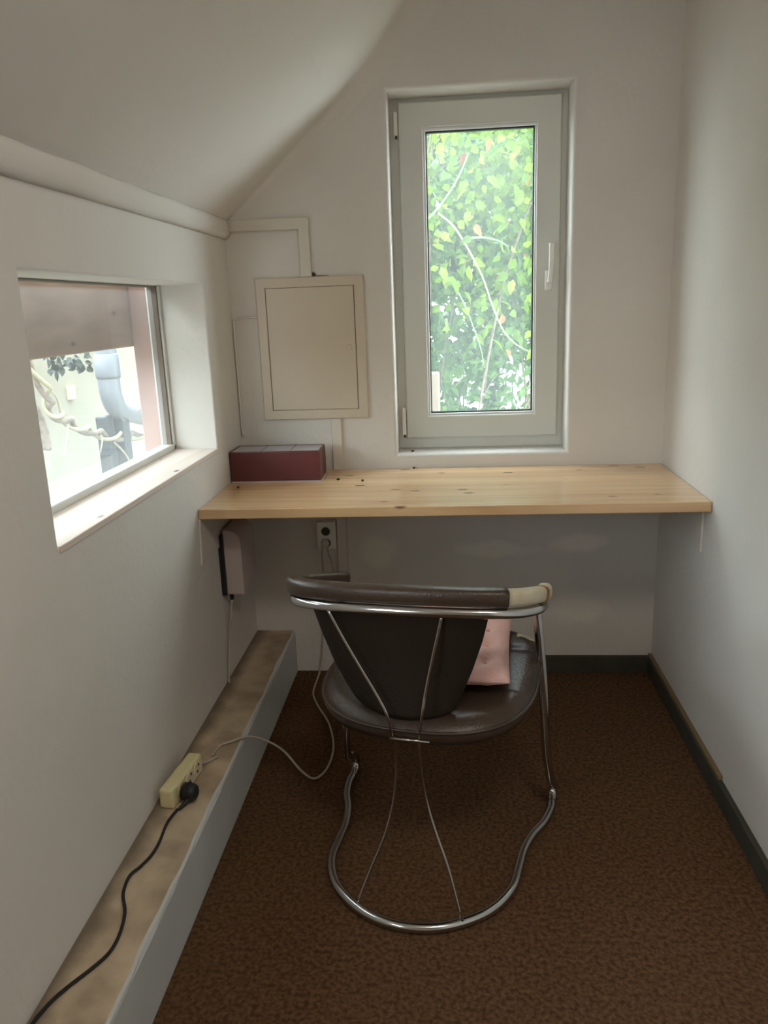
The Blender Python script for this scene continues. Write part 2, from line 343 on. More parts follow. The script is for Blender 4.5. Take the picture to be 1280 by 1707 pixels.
# plinth along the left wall
bm = bmesh.new(); ny = 80; rows = []
for i in range(ny + 1):
    y = (YF) * i / ny; j = 0.002 * math.sin(i * 0.9) + 0.0015 * math.sin(i * 2.3)
    rows.append([bm.verts.new(p) for p in ((0, y, 0.157), (0.128 + j, y, 0.157), (0.134 + j, y, 0.1545), (0.1367, y, 0.148), (0.1367, y, 0.0))])
for a, b in zip(rows, rows[1:]):
    for k in range(4):
        f = bm.faces.new((a[k], a[k + 1], b[k + 1], b[k])); f.material_index = 0 if k == 0 else 1
o = struct(mesh_obj('trim_3', bm, [M['plinth_top'], M['plinth_side']]))
# skirtings
o = struct(mesh_obj('baseboard_back', box(0.52, W_, -0.014, 0.001, 0, 0.062, 0.003), M['base']))
o = struct(mesh_obj('baseboard_right', box(W_ - 0.014, W_ + 0.001, YF, 0.0, 0, 0.058, 0.003), M['base']))
o = struct(mesh_obj('trim_4', box(W_ - 0.012, W_ + 0.001, -0.745, -0.002, 0.0585, 0.070, 0.002), M['batten']))

# ------------------------------------------------------------------ tall window in the back wall
w1 = bpy.data.objects.new('window_1', None); COL.objects.link(w1); w1.location = (0.80, 0.15, 0.786); struct(w1)
def wl(name, bm, m, parent=w1, smooth=False):
    bmesh.ops.translate(bm, verts=bm.verts, vec=(-0.80, -0.15, -0.786)); return mesh_obj(name, bm, m, parent, smooth)
def frame_bm(x0, x1, z0, z1, wd, y0, y1, b=0.004):
    """mitred rectangular frame"""
    bm = bmesh.new(); R = []
    for (e, y) in ((0, y0), (wd, y0), (wd, y1), (0, y1)):
        R.append([bm.verts.new(p) for p in ((x0 + e, y, z0 + e), (x1 - e, y, z0 + e), (x1 - e, y, z1 - e), (x0 + e, y, z1 - e))])
    ed = []
    for i in range(4):
        A, B = R[i], R[(i + 1) % 4]
        for k in range(4): bm.faces.new((A[k], A[(k + 1) % 4], B[(k + 1) % 4], B[k]))
    if b:
        es = [e for e in bm.edges if abs(e.verts[0].co.y - e.verts[1].co.y) < 1e-6 and min(abs(e.verts[0].co.x - e.verts[1].co.x), abs(e.verts[0].co.z - e.verts[1].co.z)) < 1e-6]
        bev(bm, b, 2, es)
    return bm
wl('window_frame', frame_bm(0.523, 1.0795, 0.786, 1.892, 0.05, 0.118, 0.185, 0.003), M['upvc'])
sash = wl('sash', frame_bm(0.5525, 1.0590, 0.823, 1.879, 0.0, 0.101, 0.17, 0) if False else frame_bm(0.5525, 1.0590, 0.823, 1.879, 0.076, 0.103, 0.165, 0.005), M['upvc'])
# glazing bead with its black gasket, glass
wl('glazing_bead', frame_bm(0.6270, 0.9865, 0.8975, 1.8030, 0.009, 0.110, 0.135, 0.002), M['bead'], w1)
wl('gasket', frame_bm(0.6355, 0.9780, 0.9060, 1.7945, 0.0045, 0.119, 0.138, 0), M['gasket1'], w1)
wl('glass_pane', box(0.630, 0.985, 0.130, 0.1305, 0.900, 1.799), M['glass'])
# mitre joints of the sash
# hinges
for zc, hh in ((1.816, 0.07), (0.882, 0.095)):
    bm = box(0.5365, 0.5505, 0.097, 0.112, zc - hh / 2, zc + hh / 2, 0.004)
    h = wl('hinge', bm, M['white'])
    bm = tube([(0.5455, 0.100, zc - hh / 2 - 0.008), (0.5455, 0.100, zc - hh / 2 + 0.002)], 0.003, 8)
    wl('hinge_pin', bm, M['insect'], h)
# handle
hb = box(1.0115, 1.0365, 0.089, 0.104, 1.297, 1.362, 0.006, 3)
hd = wl('window_handle', hb, M['white'])
bm = tube(catmull([(1.024, 0.088, 1.325), (1.024, 0.068, 1.327), (1.0245, 0.058, 1.336), (1.026, 0.056, 1.36), (1.0275, 0.057, 1.44)], 6), 0.0075, 12,
          prof=[(1.0 * math.cos(t * math.pi / 6), 0.7 * math.sin(t * math.pi / 6)) for t in range(12)])
wl('lever', bm, M['white'], hd, True)

# ------------------------------------------------------------------ small side window in the left wall
w2 = bpy.data.objects.new('window_2', None); COL.objects.link(w2); w2.location = (-0.14, -0.79, 0.87); struct(w2)
def wl2(name, bm, m, parent=w2):
    bmesh.ops.translate(bm, verts=bm.verts, vec=(0.14, 0.79, -0.87)); return mesh_obj(name, bm, m, parent)
wl2('window_sill', box(-0.150, 0.003, -1.291, -0.2825, 0.858, 0.8712, 0.002), M['sill'])
wl2('window_frame', box(-0.168, -0.128, -1.29, -0.2815, 0.870, 0.888, 0.003, bm=box(-0.168, -0.128, -0.296, -0.2815, 0.870, 1.347, 0.002)), M['upvc'])
wl2('gasket', box(-0.160, -0.134, -0.304, -0.296, 0.888, 1.347, bm=box(-0.160, -0.134, -1.29, -0.296, 1.343, 1.347)), M['gasket'])
wl2('glass_pane', box(-0.1475, -0.147, -1.291, -0.30, 0.884, 1.345), M['glass_side'])

# ================================================================== OUTSIDE
o = struct(mesh_obj('ground', box(-6, 6, -7, 9, -1.4, -1.2), M['ground']))
o = struct(mesh_obj('wall_outside', box(-1.75, -1.55, -4.5, 6.5, -1.2, 1.22, 0.01), M['outwall']))
# timber framing right behind the side window
bt = tag(mesh_obj('timber_beam', box(-0.42, -0.302, -1.75, 0.05, 1.172, 1.42, 0.006), M['beam']), 'reddish brown horizontal timber beam across the top of the small side window', 'beam')
M['beam2'] = wood('reddish_post_timber', (120, 88, 78), (150, 110, 96), (84, 50, 42), scale=(6, 6, 0.9), axis='Y', knots=False, rough=0.75, kscale=2.5, bumpy=0.5)
bt = tag(mesh_obj('timber_post', box(-0.30, -0.172, -0.100, 0.05, -1.2, 1.50, 0.006), M['beam2']), 'upright reddish timber post outside the right side of the small window', 'timber post')

# downpipe with elbow
t = thing('downpipe', 'grey plastic drainpipe with a bend, seen through the small side window', 'pipe', (-0.9, 1.1, -1.2))
def off(o, v): o.location = Vector(o.location) - Vector(v); return o
P0 = (-0.9, 1.1, -1.2)
pp = [(-0.9, 1.06, 1.75), (-0.9, 1.06, 1.30), (-0.9, 1.055, 1.0), (-0.9, 1.065, 0.90), (-0.9, 1.13, 0.83), (-0.9, 1.30, 0.79), (-0.9, 1.62, 0.72), (-0.9, 2.3, 0.60)]
off(mesh_obj('pipe', tube(catmull(pp, 8), 0.052, 24), M['pipe'], t, True), P0)
off(mesh_obj('pipe_socket', tube([(-0.9, 1.0575, 1.10), (-0.9, 1.0575, 1.095), (-0.9, 1.056, 1.0), (-0.9, 1.056, 0.985)], [0.054, 0.059, 0.059, 0.054], 24), M['pipe'], t, True), P0)

# twisted climbing stem
def wobble(pts, amp, n=6):
    c = catmull(pts, n); return [p + Vector((random.uniform(-amp, amp) for _ in range(3))) for p in c]
vpts = [(-0.9, 0.30, 1.20), (-0.9, 0.447, 0.995), (-0.9, 0.475, 0.908), (-0.9, 0.585, 0.856), (-0.9, 0.736, 0.795), (-0.9, 0.938, 0.735), (-0.9, 1.17, 0.690), (-0.9, 1.44, 0.665), (-0.9, 1.9, 0.64)]
vt = thing('climbing_vine', 'bare twisted grey vine stem crossing outside the small side window', 'vine', (-0.9, 0.3, -1.2)); PV = (-0.9, 0.3, -1.2)
c = catmull(vpts, 10)
def twist(c, rad, ph, pitch):
    out = []
    for i, p in enumerate(c):
        a = ph + i * pitch; out.append(p + Vector((rad * math.cos(a), 0.3 * rad * math.cos(a), rad * math.sin(a))))
    return out
off(mesh_obj('stem', tube(twist(c, 0.016, 0, 0.42), 0.012, 8), M['bark'], vt, True), PV)
off(mesh_obj('stem', tube(twist(c, 0.020, 2.4, 0.42), 0.009, 8), M['palebark'], vt, True), PV)
bm = bmesh.new()
for a, b in (((-0.9, 0.60, 0.86), (-0.85, 0.42, 0.72)), ((-0.9, 0.55, 0.87), (-0.88, 0.44, 1.0)), ((-0.9, 1.18, 0.69), (-0.86, 1.05, 0.80)), ((-0.9, 1.10, 0.70), (-0.84, 1.24, 0.82)), ((-0.9, 1.02, 0.69), (-0.85, 1.12, 0.50)), ((-0.9, 0.9, 0.74), (-0.86, 0.78, 0.68))):
    m = (Vector(a) + Vector(b)) / 2 + Vector((0, 0.02, 0.015))
    off(mesh_obj('twig', tube(catmull([a, m, b], 5), [0.006 - 0.0004 * k for k in range(11)], 6), M['palebark'], vt, True), PV)
# dark creeper leaves hanging beside (upper left) and a dark lantern-like fitting
def leaf_verts(bm, pos, d, n, L, Wd, fold=0.25, mi=0):
    d = d.normalized(); s = d.cross(n).normalized(); n = s.cross(d).normalized()
    V = lambda a, b, c: bm.verts.new(pos + d * a * L + s * b * Wd + n * c * L)
    v0 = V(0, 0, 0); v1 = V(0.28, 0.42, fold * .35); v2 = V(0.62, 0.36, fold * .25); v3 = V(1.0, 0, -0.12); v4 = V(0.62, -0.36, fold * .25); v5 = V(0.28, -0.42, fold * .35); m = V(0.45, 0, 0.0)
    for f in ((v0, v1, m), (v1, v2, m), (v2, v3, m), (v3, v4, m), (v4, v5, m), (v5, v0, m)):
        fc = bm.faces.new(f); fc.material_index = mi
def rdir(bias=(0, 0, 0)):
    while True:
        v = Vector((random.uniform(-1, 1), random.uniform(-1, 1), random.uniform(-1, 1)))
        if 0.05 < v.length < 1: return (v.normalized() + Vector(bias)).normalized()
M['darkleaf'] = leaf_mat('dark_leaf', (36, 44, 44), (52, 62, 60), (78, 88, 84), 0.2)
bm = bmesh.new()
for i in range(60):
    leaf_verts(bm, Vector((-0.9 + random.uniform(-.05, .05), 0.66 + random.uniform(-.10, .14), 1.10 + random.uniform(-0.04, 0.06))), rdir((0, 0, -1)), rdir((1, -1, .3)), random.uniform(.025, .05), random.uniform(.02, .04))
hl = tag(mesh_obj('hanging_foliage', bm, M['darkleaf']), 'small cluster of dark leaves hanging under the beam outside the side window', 'foliage')
bm = tube(wobble([(-0.9, 0.66, 1.6), (-0.9, 0.69, 1.3), (-0.9, 0.70, 1.14)], 0.004, 5), 0.006, 6); mesh_obj('stem', bm, M['bark'], hl, True)
# dark stakes behind the vine
for (ya, yb, xx, lab) in ((0.98, 1.05, -0.93, 'dark grey upright stake below the drainpipe, the left of the two'), (1.10, 1.17, -0.90, 'dark grey upright stake below the drainpipe, the right of the two')):
    bm = box(xx - 0.03, xx + 0.03, ya, yb, -1.2, 0.815, 0.01)
    tag(mesh_obj('stake', bm, M['dark_metal']), lab, 'stake', 'stakes below the drainpipe')
bm = tube(wobble([(-0.98, 0.40, 1.9), (-0.98, 0.43, 1.10), (-0.98, 0.52, 0.86), (-0.98, 0.545, 0.74)], 0.003), 0.022, 8)
tag(mesh_obj('dead_branch', bm, M['bark'], smooth=True), 'thick grey branch hanging down at the left edge of the side window view', 'branch')
bm = box(-1.553, -1.53, 1.93, 2.0, 0.80, 0.88, 0.003)
tag(mesh_obj('wall_lamp', bm, M['yellow_pl']), 'tiny yellowish fitting on the bright outside wall', 'fitting')

# ---- greenery outside the tall window
def shrub(label, base, centre, half, n, L, key, seed, stems, dead=0, group='shrubs outside the tall window', trunk=None):
    random.seed(seed); b = Vector(base)
    t = thing('shrub', label, 'shrub', base, 0, group)
    bm = bmesh.new(); cl = []
    for k in range(stems * 3):
        cl.append(Vector((centre[0] + random.uniform(-1, 1) * half[0], centre[1] + random.uniform(-1, 1) * half[1], centre[2] + random.uniform(-1, 1) * half[2])))
    pts = []
    for i in range(n):
        c = random.choice(cl); p = c + Vector((random.gauss(0, .13), random.gauss(0, .10), random.gauss(0, .13)))
        if p.z > 1.45 + 0.2 * (p.y + 2.6): p.z -= random.uniform(0.3, 1.2)
        leaf_verts(bm, p - b, rdir((0, -0.2, -0.55)), rdir((0, -0.9, 0.7)), L * random.uniform(.6, 1.25), L * random.uniform(.45, .8), 0.3)
    mesh_obj('foliage', bm, M[key], t)
    bm = bmesh.new()
    for k in range(0, len(cl), 9):
        a = Vector((base[0] + random.uniform(-.15, .15), base[1] + random.uniform(-.08, .08), base[2]))
        e = cl[k]; m1 = a.lerp(e, 0.35) + Vector((random.uniform(-.08, .08), 0, .05)); m2 = a.lerp(e, 0.7) + Vector((random.uniform(-.08, .08), 0, .05))
        c = [p - b for p in catmull([a, m1, m2, e, cl[k + 1], ], 5)]
        tube(c, [0.009 * (1 - 0.8 * i / len(c)) for i in range(len(c))], 6, bm)
        c = [p - b for p in catmull([e, (e + cl[k + 2]) / 2 + Vector((0, 0, .04)), cl[k + 2]], 4)]
        tube(c, 0.003, 5, bm)
    mesh_obj('stems', bm, M['bark'], t, True)
    if dead:
        bm = bmesh.new()
        for i in range(dead):
            c = random.choice(cl); p = c + Vector((random.gauss(0, .1), -0.26 + random.gauss(0, .05), random.gauss(0, .12)))
            leaf_verts(bm, p - b, rdir((0, 0, -1.5)), rdir((0, -1, 0.2)), L * random.uniform(.8, 1.2), L * random.uniform(.4, .6), 0.6)
        mesh_obj('withered_leaves', bm, M['leaf_dead'], t)
    return t
shrub('yellow green leafy creeper with orange withered leaves at the top of the tall window view', (0.35, 1.35, -1.2), (0.80, 1.35, 2.10), (0.85, 0.28, 0.45), 3400, 0.064, 'leaf_near', 11, 22, 40)
shrub('fresh green shrub filling the left half of the tall window view', (0.30, 1.75, -1.2), (0.45, 1.75, 1.25), (0.58, 0.25, 0.80), 5400, 0.060, 'leaf_mid', 5, 26, 16)
shrub('thin green shrub with bright gaps at the right side of the tall window view', (1.45, 1.9, -1.2), (1.30, 1.95, 1.55), (0.42, 0.25, 0.50), 1900, 0.064, 'leaf_mid', 9, 18, 8)
shrub('deeper green shrub standing behind the others outside the tall window', (0.75, 2.9, -1.2), (0.72, 2.9, 1.15), (1.3, 0.22, 1.5), 9500, 0.115, 'leaf_far', 21, 40, 0)

# arching pale branches
def branch(label, pts, r, key='palebark'):
    c = catmull(pts, 10)
    tag(mesh_obj('branch', tube(c, [r * (1 - 0.55 * i / len(c)) for i in range(len(c))], 8), M[key], smooth=True), label, 'branch', 'pale branches outside the tall window')
branch('long pale arching branch falling from the centre to the lower right of the window view', [(0.66, 1.15, 1.66), (0.74, 1.15, 1.585), (0.845, 1.15, 1.40), (0.90, 1.15, 1.25), (0.955, 1.15, 1.13), (1.03, 1.15, 1.06), (1.14, 1.15, 1.02), (1.35, 1.15, 1.0)], 0.005)
branch('pale thin straight branch leaning up to the right in the upper window view', [(0.61, 1.15, 1.63), (0.68, 1.15, 1.70), (0.75, 1.15, 1.80), (0.80, 1.15, 1.90)], 0.006, 'blade')
branch('short pale blade arching right across the middle of the window view', [(0.775, 1.15, 1.545), (0.85, 1.15, 1.548), (0.92, 1.15, 1.533), (0.97, 1.15, 1.505)], 0.006, 'blade')
branch('thin pale green stem in the left middle of the window view', [(0.72, 1.2, 1.36), (0.77, 1.2, 1.27), (0.81, 1.2, 1.17), (0.85, 1.2, 1.05), (0.86, 1.2, 0.98)], 0.004, 'blade')

# white board fence and pale post
t = thing('fence', 'white upright board fence at the lower right beyond the tall window', 'fence', (1.45, 2.25, -1.2))
x = 1.0
for k in range(10):
    bm = box(x - 1.45, x - 1.45 + 0.072, 0, 0.02, 0, 2.12 + 0.02 * math.sin(k * 2.1), 0.004)
    mesh_obj('board', bm, M['fence'], t); x += 0.078
mesh_obj('rail', box(-0.46, 0.34, 0.02, 0.05, 1.5, 1.58, 0.004), M['fence'], t)
tag(mesh_obj('post', box(0.575, 0.655, 1.02, 1.08, -1.2, 0.97, 0.008), M['paleplank']), 'pale wooden post at the lower left of the tall window view', 'post')

# ================================================================== FURNITURE AND FITTINGS
# desk
t = thing('wall_desk', 'knotty pine board desk fixed across the niche under the window', 'desk', (0.692, -0.26, 0.712))
bm = box(-0.6905, 0.6905, -0.263, 0.2595, 0.0, 0.028, 0.0025); mesh_obj('tabletop', bm, M['desk'], t)
for sx, y0 in ((-1, -0.525), (1, -0.465)):
    xa, xb = (-0.6915, -0.6865) if sx < 0 else (0.6855, 0.6915)
    bm = bmesh.new()
    pr = [(y0 + 0.26, 0.0), (0.259, 0.0), (0.259, -0.128), (y0 + 0.26 - 0.018 * (sx < 0), -0.128)]
    a = [bm.verts.new((xa, y, z)) for y, z in pr]; b = [bm.verts.new((xb, y, z)) for y, z in pr]
    bm.faces.new(a); bm.faces.new(b[::-1])
    for k in range(4): bm.faces.new((a[k], b[k], b[(k + 1) % 4], a[(k + 1) % 4]))
    bev(bm, 0.001, 1)
    mesh_obj('support_board', bm, M['paint_duct'], t)['label'] = 'white painted support board'

# fuse cabinet
t = thing('fuse_cabinet', 'cream flat fuse cabinet on the back wall left of the tall window', 'cabinet', (0.26, 0, 1.14))
bm = frame_bm(-0.174, 0.174, -0.226, 0.226, 0.031, -0.012, 0.0, 0.003); mesh_obj('cabinet_frame', bm, M['cream'], t)
mesh_obj('gap', box(-0.144, 0.144, -0.004, 0.0, -0.197, 0.197), M['dark_hole'], t)['label'] = 'dark gap line around the door'
d = mesh_obj('door', box(-0.1412, 0.1412, -0.0115, -0.003, -0.1942, 0.1942, 0.0015), M['cream'], t)
bm = bmesh.new(); tube([(0.121 + 0.0085 * math.cos(a), -0.0115, 0.003 + 0.0085 * math.sin(a)) for a in [k * math.pi / 12 for k in range(24)]], 0.0012, 6, bm, closed=True)
tube([(0.121, -0.0145, 0.003), (0.121, -0.0105, 0.003)], 0.0075, 20, bm); mesh_obj('latch', bm, M['cream'], d)

# cable ducts
def duct(pts, wd, th, label):
    """flat trunking on the back wall along a polyline (x, z)"""
    bm = bmesh.new(); n = len(pts); Lp = []; Rp = []
    for i, p in enumerate(pts):
        p = Vector(p); d0 = (p - Vector(pts[i - 1])).normalized() if i else None; d1 = (Vector(pts[i + 1]) - p).normalized() if i < n - 1 else None
        a = d0 or d1; b = d1 or d0; t_ = (a + b).normalized(); nn = Vector((-t_.y, t_.x)); k = 1 / max(0.3, nn.dot(Vector((-a.y, a.x))))
        Lp.append(p + nn * wd / 2 * k); Rp.append(p - nn * wd / 2 * k)
    rows = [[bm.verts.new((q.x, y, q.y)) for q, y in ((l, 0.0), (l, -th), (r, -th), (r, 0.0))] for l, r in zip(Lp, Rp)]
    for a, b in zip(rows, rows[1:]):
        for k in range(4): bm.faces.new((a[k], a[(k + 1) % 4], b[(k + 1) % 4], b[k]))
    bm.faces.new(rows[0]); bm.faces.new(rows[-1][::-1])
    es = [e for e in bm.edges if (abs(e.verts[0].co.y + th) < 1e-6 and abs(e.verts[1].co.y + th) < 1e-6)]
    bev(bm, 0.002, 2, es)
    return tag(mesh_obj('cable_duct', bm, M['paint_duct']), label, 'cable duct', 'painted cable ducts')
duct([(0.004, 1.528), (0.253, 1.526), (0.254, 1.366)], 0.034, 0.016, 'white painted cable duct bending down into the top of the fuse cabinet')
duct([(0.325, 0.914), (0.3255, 0.7405)], 0.033, 0.016, 'short white cable duct between the fuse cabinet and the desk')
duct([(0.326, 0.711), (0.3225, 0.063)], 0.033, 0.016, 'white cable duct running down the wall under the desk')
tag(mesh_obj('wall_cable', tube(catmull([(0.088, -0.004, 1.245), (0.06, -0.004, 1.248), (0.012, -0.005, 1.243), (0.006, -0.006, 1.22), (0.006, -0.006, 1.0), (0.006, -0.006, 0.88), (0.012, -0.006, 0.862)], 6), 0.0035, 8), M['wall'], smooth=True),
    'thin painted-over cable from the fuse cabinet down the wall corner', 'cable')
# crumbs of filler above the cabinet
# double socket under the desk
t = thing('wall_socket', 'white double wall socket under the desk beside the cable duct', 'socket', (0.272, 0, 0.514))
mesh_obj('plate', box(-0.032, 0.034, -0.026, 0.0, -0.048, 0.05, 0.004), M['white'], t)
for zc in (0.017, -0.024):
    bm = bmesh.new(); tube([(0, -0.0275, zc), (0, -0.026, zc)], [0.0185, 0.0195], 28, bm)
    s_ = mesh_obj('socket_insert', bm, M['white'], t, False)
    bm = bmesh.new(); tube([(0, -0.0282, zc), (0, -0.0275, zc)], 0.0150, 28, bm); mesh_obj('well', bm, M['base'], s_)
    if zc > 0:
        bm = bmesh.new()
        for sx in (-.0055, .0055): tube([(sx, -0.0288, zc), (sx, -0.0280, zc)], 0.0024, 10, bm)
        mesh_obj('contact_hole', bm, M['dark_hole'], s_)

# wall device under the desk
t = thing('wall_device', 'pale grey rounded plastic device on the left wall under the desk', 'wall device', (0.0, -0.31, 0.43))
def dev(x0, x1, y0, y1, z0, z1, rad):
    bm = bmesh.new(); pts = [(x0, z0), (x1, z0), (x1, z1 - rad)] + [(x1 - rad + rad * math.cos(a), z1 - rad + rad * math.sin(a)) for a in [k * math.pi / 16 for k in range(1, 9)]] + [(x0, z1)]
    a = [bm.verts.new((x, y0, z)) for x, z in pts]; b = [bm.verts.new((x, y1, z)) for x, z in pts]; n = len(pts)
    bm.faces.new(a); bm.faces.new(b[::-1])
    for k in range(n): bm.faces.new((a[k], b[k], b[(k + 1) % n], a[(k + 1) % n]))
    return bm
bm = dev(0.014, 0.068, -0.055, 0.105, 0.0, 0.205, 0.042); bev(bm, 0.006, 2); mesh_obj('housing', bm, M['mauve'], t)
mesh_obj('back_plate', box(0.0, 0.014, -0.062, 0.10, 0.0, 0.19, 0.002), M['black_pl'], t)['label'] = 'black back plate'
mesh_obj('cord_grip', tube([(0.022, -0.035, 0.002), (0.022, -0.037, -0.022)], [0.008, 0.005], 10), M['black_pl'], t)
mesh_obj('power_cord', tube(catmull([(0.022, -0.037, -0.02), (0.016, -0.05, -0.08), (0.010, -0.07, -0.16), (0.008, -0.09, -0.24), (0.008, -0.10, -0.272)], 6), 0.0033, 8), M['white_cable'], t, True)

# dark red box on the desk
t = thing('red_box', 'long dark red cardboard box with pale sectioned top on the desk corner', 'box', (0.148, -0.125, 0.740))
bm = box(-0.144, 0.144, -0.055, 0.065, 0.003, 0.0985, 0.003)
top = [f for f in bm.faces if f.normal.z > 0.9 and f.calc_area() > 0.01]
r_in = bmesh.ops.inset_region(bm, faces=top, thickness=0.004); bmesh.ops.translate(bm, verts=list({v for f in top for v in f.verts}), vec=(0, 0, -0.003))
mesh_obj('box_body', bm, M['redbox'], t)
mesh_obj('base_edge', box(-0.1445, 0.1445, -0.0555, 0.0655, 0.0, 0.0032), M['boxgrey'], t)['label'] = 'pale lower edge'
for x0, x1 in ((-0.138, -0.047), (-0.043, 0.047), (0.051, 0.138)):
    mesh_obj('top_panel', box(x0, x1, -0.049, 0.059, 0.0952, 0.0972, 0.0006), M['boxgrey'], t)

# ------------------------------------------------------------------ chair
TH = math.radians(11.5)
ch = thing('cantilever_chair', 'chrome tube armchair with brown leather back and seat facing the desk', 'chair', (0.682, -0.73, 0.0), -TH)
def C_(name, bm, m, parent=ch, smooth=True): return mesh_obj(name, bm, m, parent, smooth)
def sym(pts):   # left half given from front to back centre, mirrored
    return pts + [(-p[0],) + tuple(p[1:]) for p in pts[::-1][1:]]
adj = lambda P: [(p[0] - 0.008, p[1], p[2] + 0.020 * p[0]) for p in P]
RT = 0.0108
rail = adj(sym([(-0.243, -0.105, 0.596), (-0.252, -0.135, 0.607), (-0.264, -0.19, 0.625), (-0.270, -0.25, 0.644), (-0.262, -0.315, 0.661), (-0.232, -0.362, 0.671), (-0.18, -0.390, 0.677), (-0.10, -0.404, 0.680), (0.0, -0.409, 0.681)]))
C_('arm_rail', tube(catmull(rail, 6), RT, 14), M['chrome'])
legs = {}
for s in (-1, 1):
    lg = [(-0.008 + s * 0.243, -0.105, 0.596 + 0.005 * s), (-0.008 + s * 0.240, -0.088, 0.588), (-0.006 + s * 0.240, -0.080, 0.565), (-0.004 + s * 0.243, -0.078, 0.52), (s * 0.250, -0.070, 0.38), (s * 0.258, -0.060, 0.22), (s * 0.266, -0.044, 0.135), (s * 0.270, -0.026, 0.090), (s * 0.271, 0.004, 0.074), (s * 0.271, 0.030, 0.060), (s * 0.271, 0.040, 0.040), (s * 0.271, 0.032, 0.020), (s * 0.271, 0.010, 0.0118), (s * 0.271, -0.01, 0.0115)]
    C_('leg', tube(catmull(lg, 6), [RT] * 46 + [RT] * (len(catmull(lg, 6)) - 46), 14), M['chrome'])
base = sym([(-0.271, 0.004, 0.0115), (-0.270, -0.03, 0.0115), (-0.258, -0.085, 0.0115), (-0.236, -0.14, 0.0115), (-0.222, -0.20, 0.0115), (-0.218, -0.26, 0.0115), (-0.212, -0.33, 0.0115), (-0.185, -0.395, 0.0115), (-0.14, -0.445, 0.0115), (-0.075, -0.484, 0.0115), (0.0, -0.498, 0.0115)])
C_('base_loop', tube(catmull(base, 6), RT, 14), M['chrome'])
wl_ = [(-0.160, -0.402, 0.672), (-0.126, -0.404, 0.607), (-0.091, -0.406, 0.545), (-0.057, -0.411, 0.490), (-0.037, -0.417, 0.454), (-0.030, -0.405, 0.402), (-0.029, -0.390, 0.357), (-0.031, -0.385, 0.296), (-0.039, -0.390, 0.225), (-0.056, -0.41, 0.154), (-0.083, -0.435, 0.084), (-0.107, -0.466, 0.018)]
wr_ = [(0.080, -0.404, 0.677), (0.068, -0.404, 0.623), (0.054, -0.406, 0.559), (0.043, -0.411, 0.501), (0.038, -0.417, 0.463), (0.028, -0.405, 0.405), (0.024, -0.390, 0.357), (0.026, -0.385, 0.304), (0.037, -0.390, 0.237), (0.059, -0.405, 0.177), (0.090, -0.43, 0.113), (0.124, -0.462, 0.018)]
for c in (wl_, wr_): C_('support_rod', tube(catmull(c, 5), 0.0033, 10), M['steel'])
C_('cross_rod', tube([(-0.034, -0.410, 0.396), (0.050, -0.409, 0.396)], 0.0032, 8), M['steel'])
C_('cross_rod', tube(catmull([(-0.246, -0.12, 0.385), (-0.12, -0.13, 0.372), (0.12, -0.13, 0.372), (0.247, -0.07, 0.40)], 6), 0.006, 8), M['chrome'])

# padded arm and back roll (sweep of a rounded upright profile), foam core and leather cover
def ssq(a, b, n=20, e=3.0):
    out = []
    for k in range(n):
        t = 2 * math.pi * k / n; c, s = math.cos(t), math.sin(t)
        out.append((a * math.copysign(abs(c) ** (2 / e), c), b * math.copysign(abs(s) ** (2 / e), s)))
    return out
pad = adj(sym([(-0.236, -0.045, 0.602), (-0.252, -0.10, 0.619), (-0.266, -0.17, 0.640), (-0.271, -0.25, 0.664), (-0.262, -0.312, 0.682), (-0.232, -0.355, 0.692), (-0.18, -0.382, 0.698), (-0.10, -0.394, 0.701), (0.0, -0.398, 0.702)]))
pc = [p + Vector((0, 0.004, 0.008)) for p in catmull(pad, 8)]; n_ = len(pc)
C_('pad_foam', tube(pc[5:-16], 1.0, 20, prof=ssq(0.0155, 0.0165), up=(0, 0, 1)), M['foam'])['label'] = 'cream foam showing where the leather is torn'
k1 = int(n_ * 0.660)
C_('pad_cover', tube(pc[24:k1], [1.02 + 0.05 * math.sin(i * 0.35) * 0.3 for i in range(k1 - 24)], 20, prof=ssq(0.0185, 0.0185), up=(0, 0, 1)), M['leather'])
C_('pad_cover', tube(pc[1:26], 1.0, 20, prof=ssq(0.0165, 0.0172), up=(0, 0, 1)), M['leather'])
ka = int(n_ * 0.762)
C_('torn_scrap', tube(pc[ka:ka + 4], [0.97, 1.03, 1.03, 0.97], 20, prof=ssq(0.0163, 0.0172), up=(0, 0, 1)), M['tan'])['label'] = 'tan scrap left on the torn pad'

# back rest: leather sling tapering to the seat
bm = bmesh.new(); nu, nv = 24, 24; F = []; Bk = []
rl = [Vector(p) for p in catmull(rail, 12)]
def rail_y(x):
    best = min(rl, key=lambda p: abs(p.x - x) + (0.5 if p.y > -0.2 else 0)); return best.y, best.z
for j in range(nv + 1):
    v = j / nv; rowF = []; rowB = []
    tb = [(0, -.208, .170), (.3, -.192, .152), (.57, -.172, .131), (.8, -.145, .109), (.92, -.127, .098), (.97, -.116, .091), (1.0, -.100, .080)]
    for (va, la, ra), (vb, lb, rb) in zip(tb, tb[1:]):
        if va <= v <= vb + 1e-9: q = (v - va) / (vb - va); le = la + (lb - la) * q; re = ra + (rb - ra) * q; break
    hw = (re - le) / 2; cx = (re + le) / 2
    for i in range(nu + 1):
        u = -1 + 2 * i / nu; x = cx + hw * u
        ry, rz = rail_y(x)
        y0 = ry + 0.014; y1 = -0.352 - 0.030 * (1 - u * u); t = v ** 0.8
        y = y0 * (1 - t) + y1 * t + 0.012 * math.sin(v * math.pi)
        z = (rz - 0.002) * (1 - v) + 0.431 * v + 0.004 * u * u * v
        ed = min(1.0, (1 - abs(u)) * 6 + 0.15) ** 0.5
        th = 0.011 * ed
        rowF.append(bm.verts.new((x, y + th, z))); rowB.append(bm.verts.new((x, y - th * 0.8, z)))
    F.append(rowF); Bk.append(rowB)
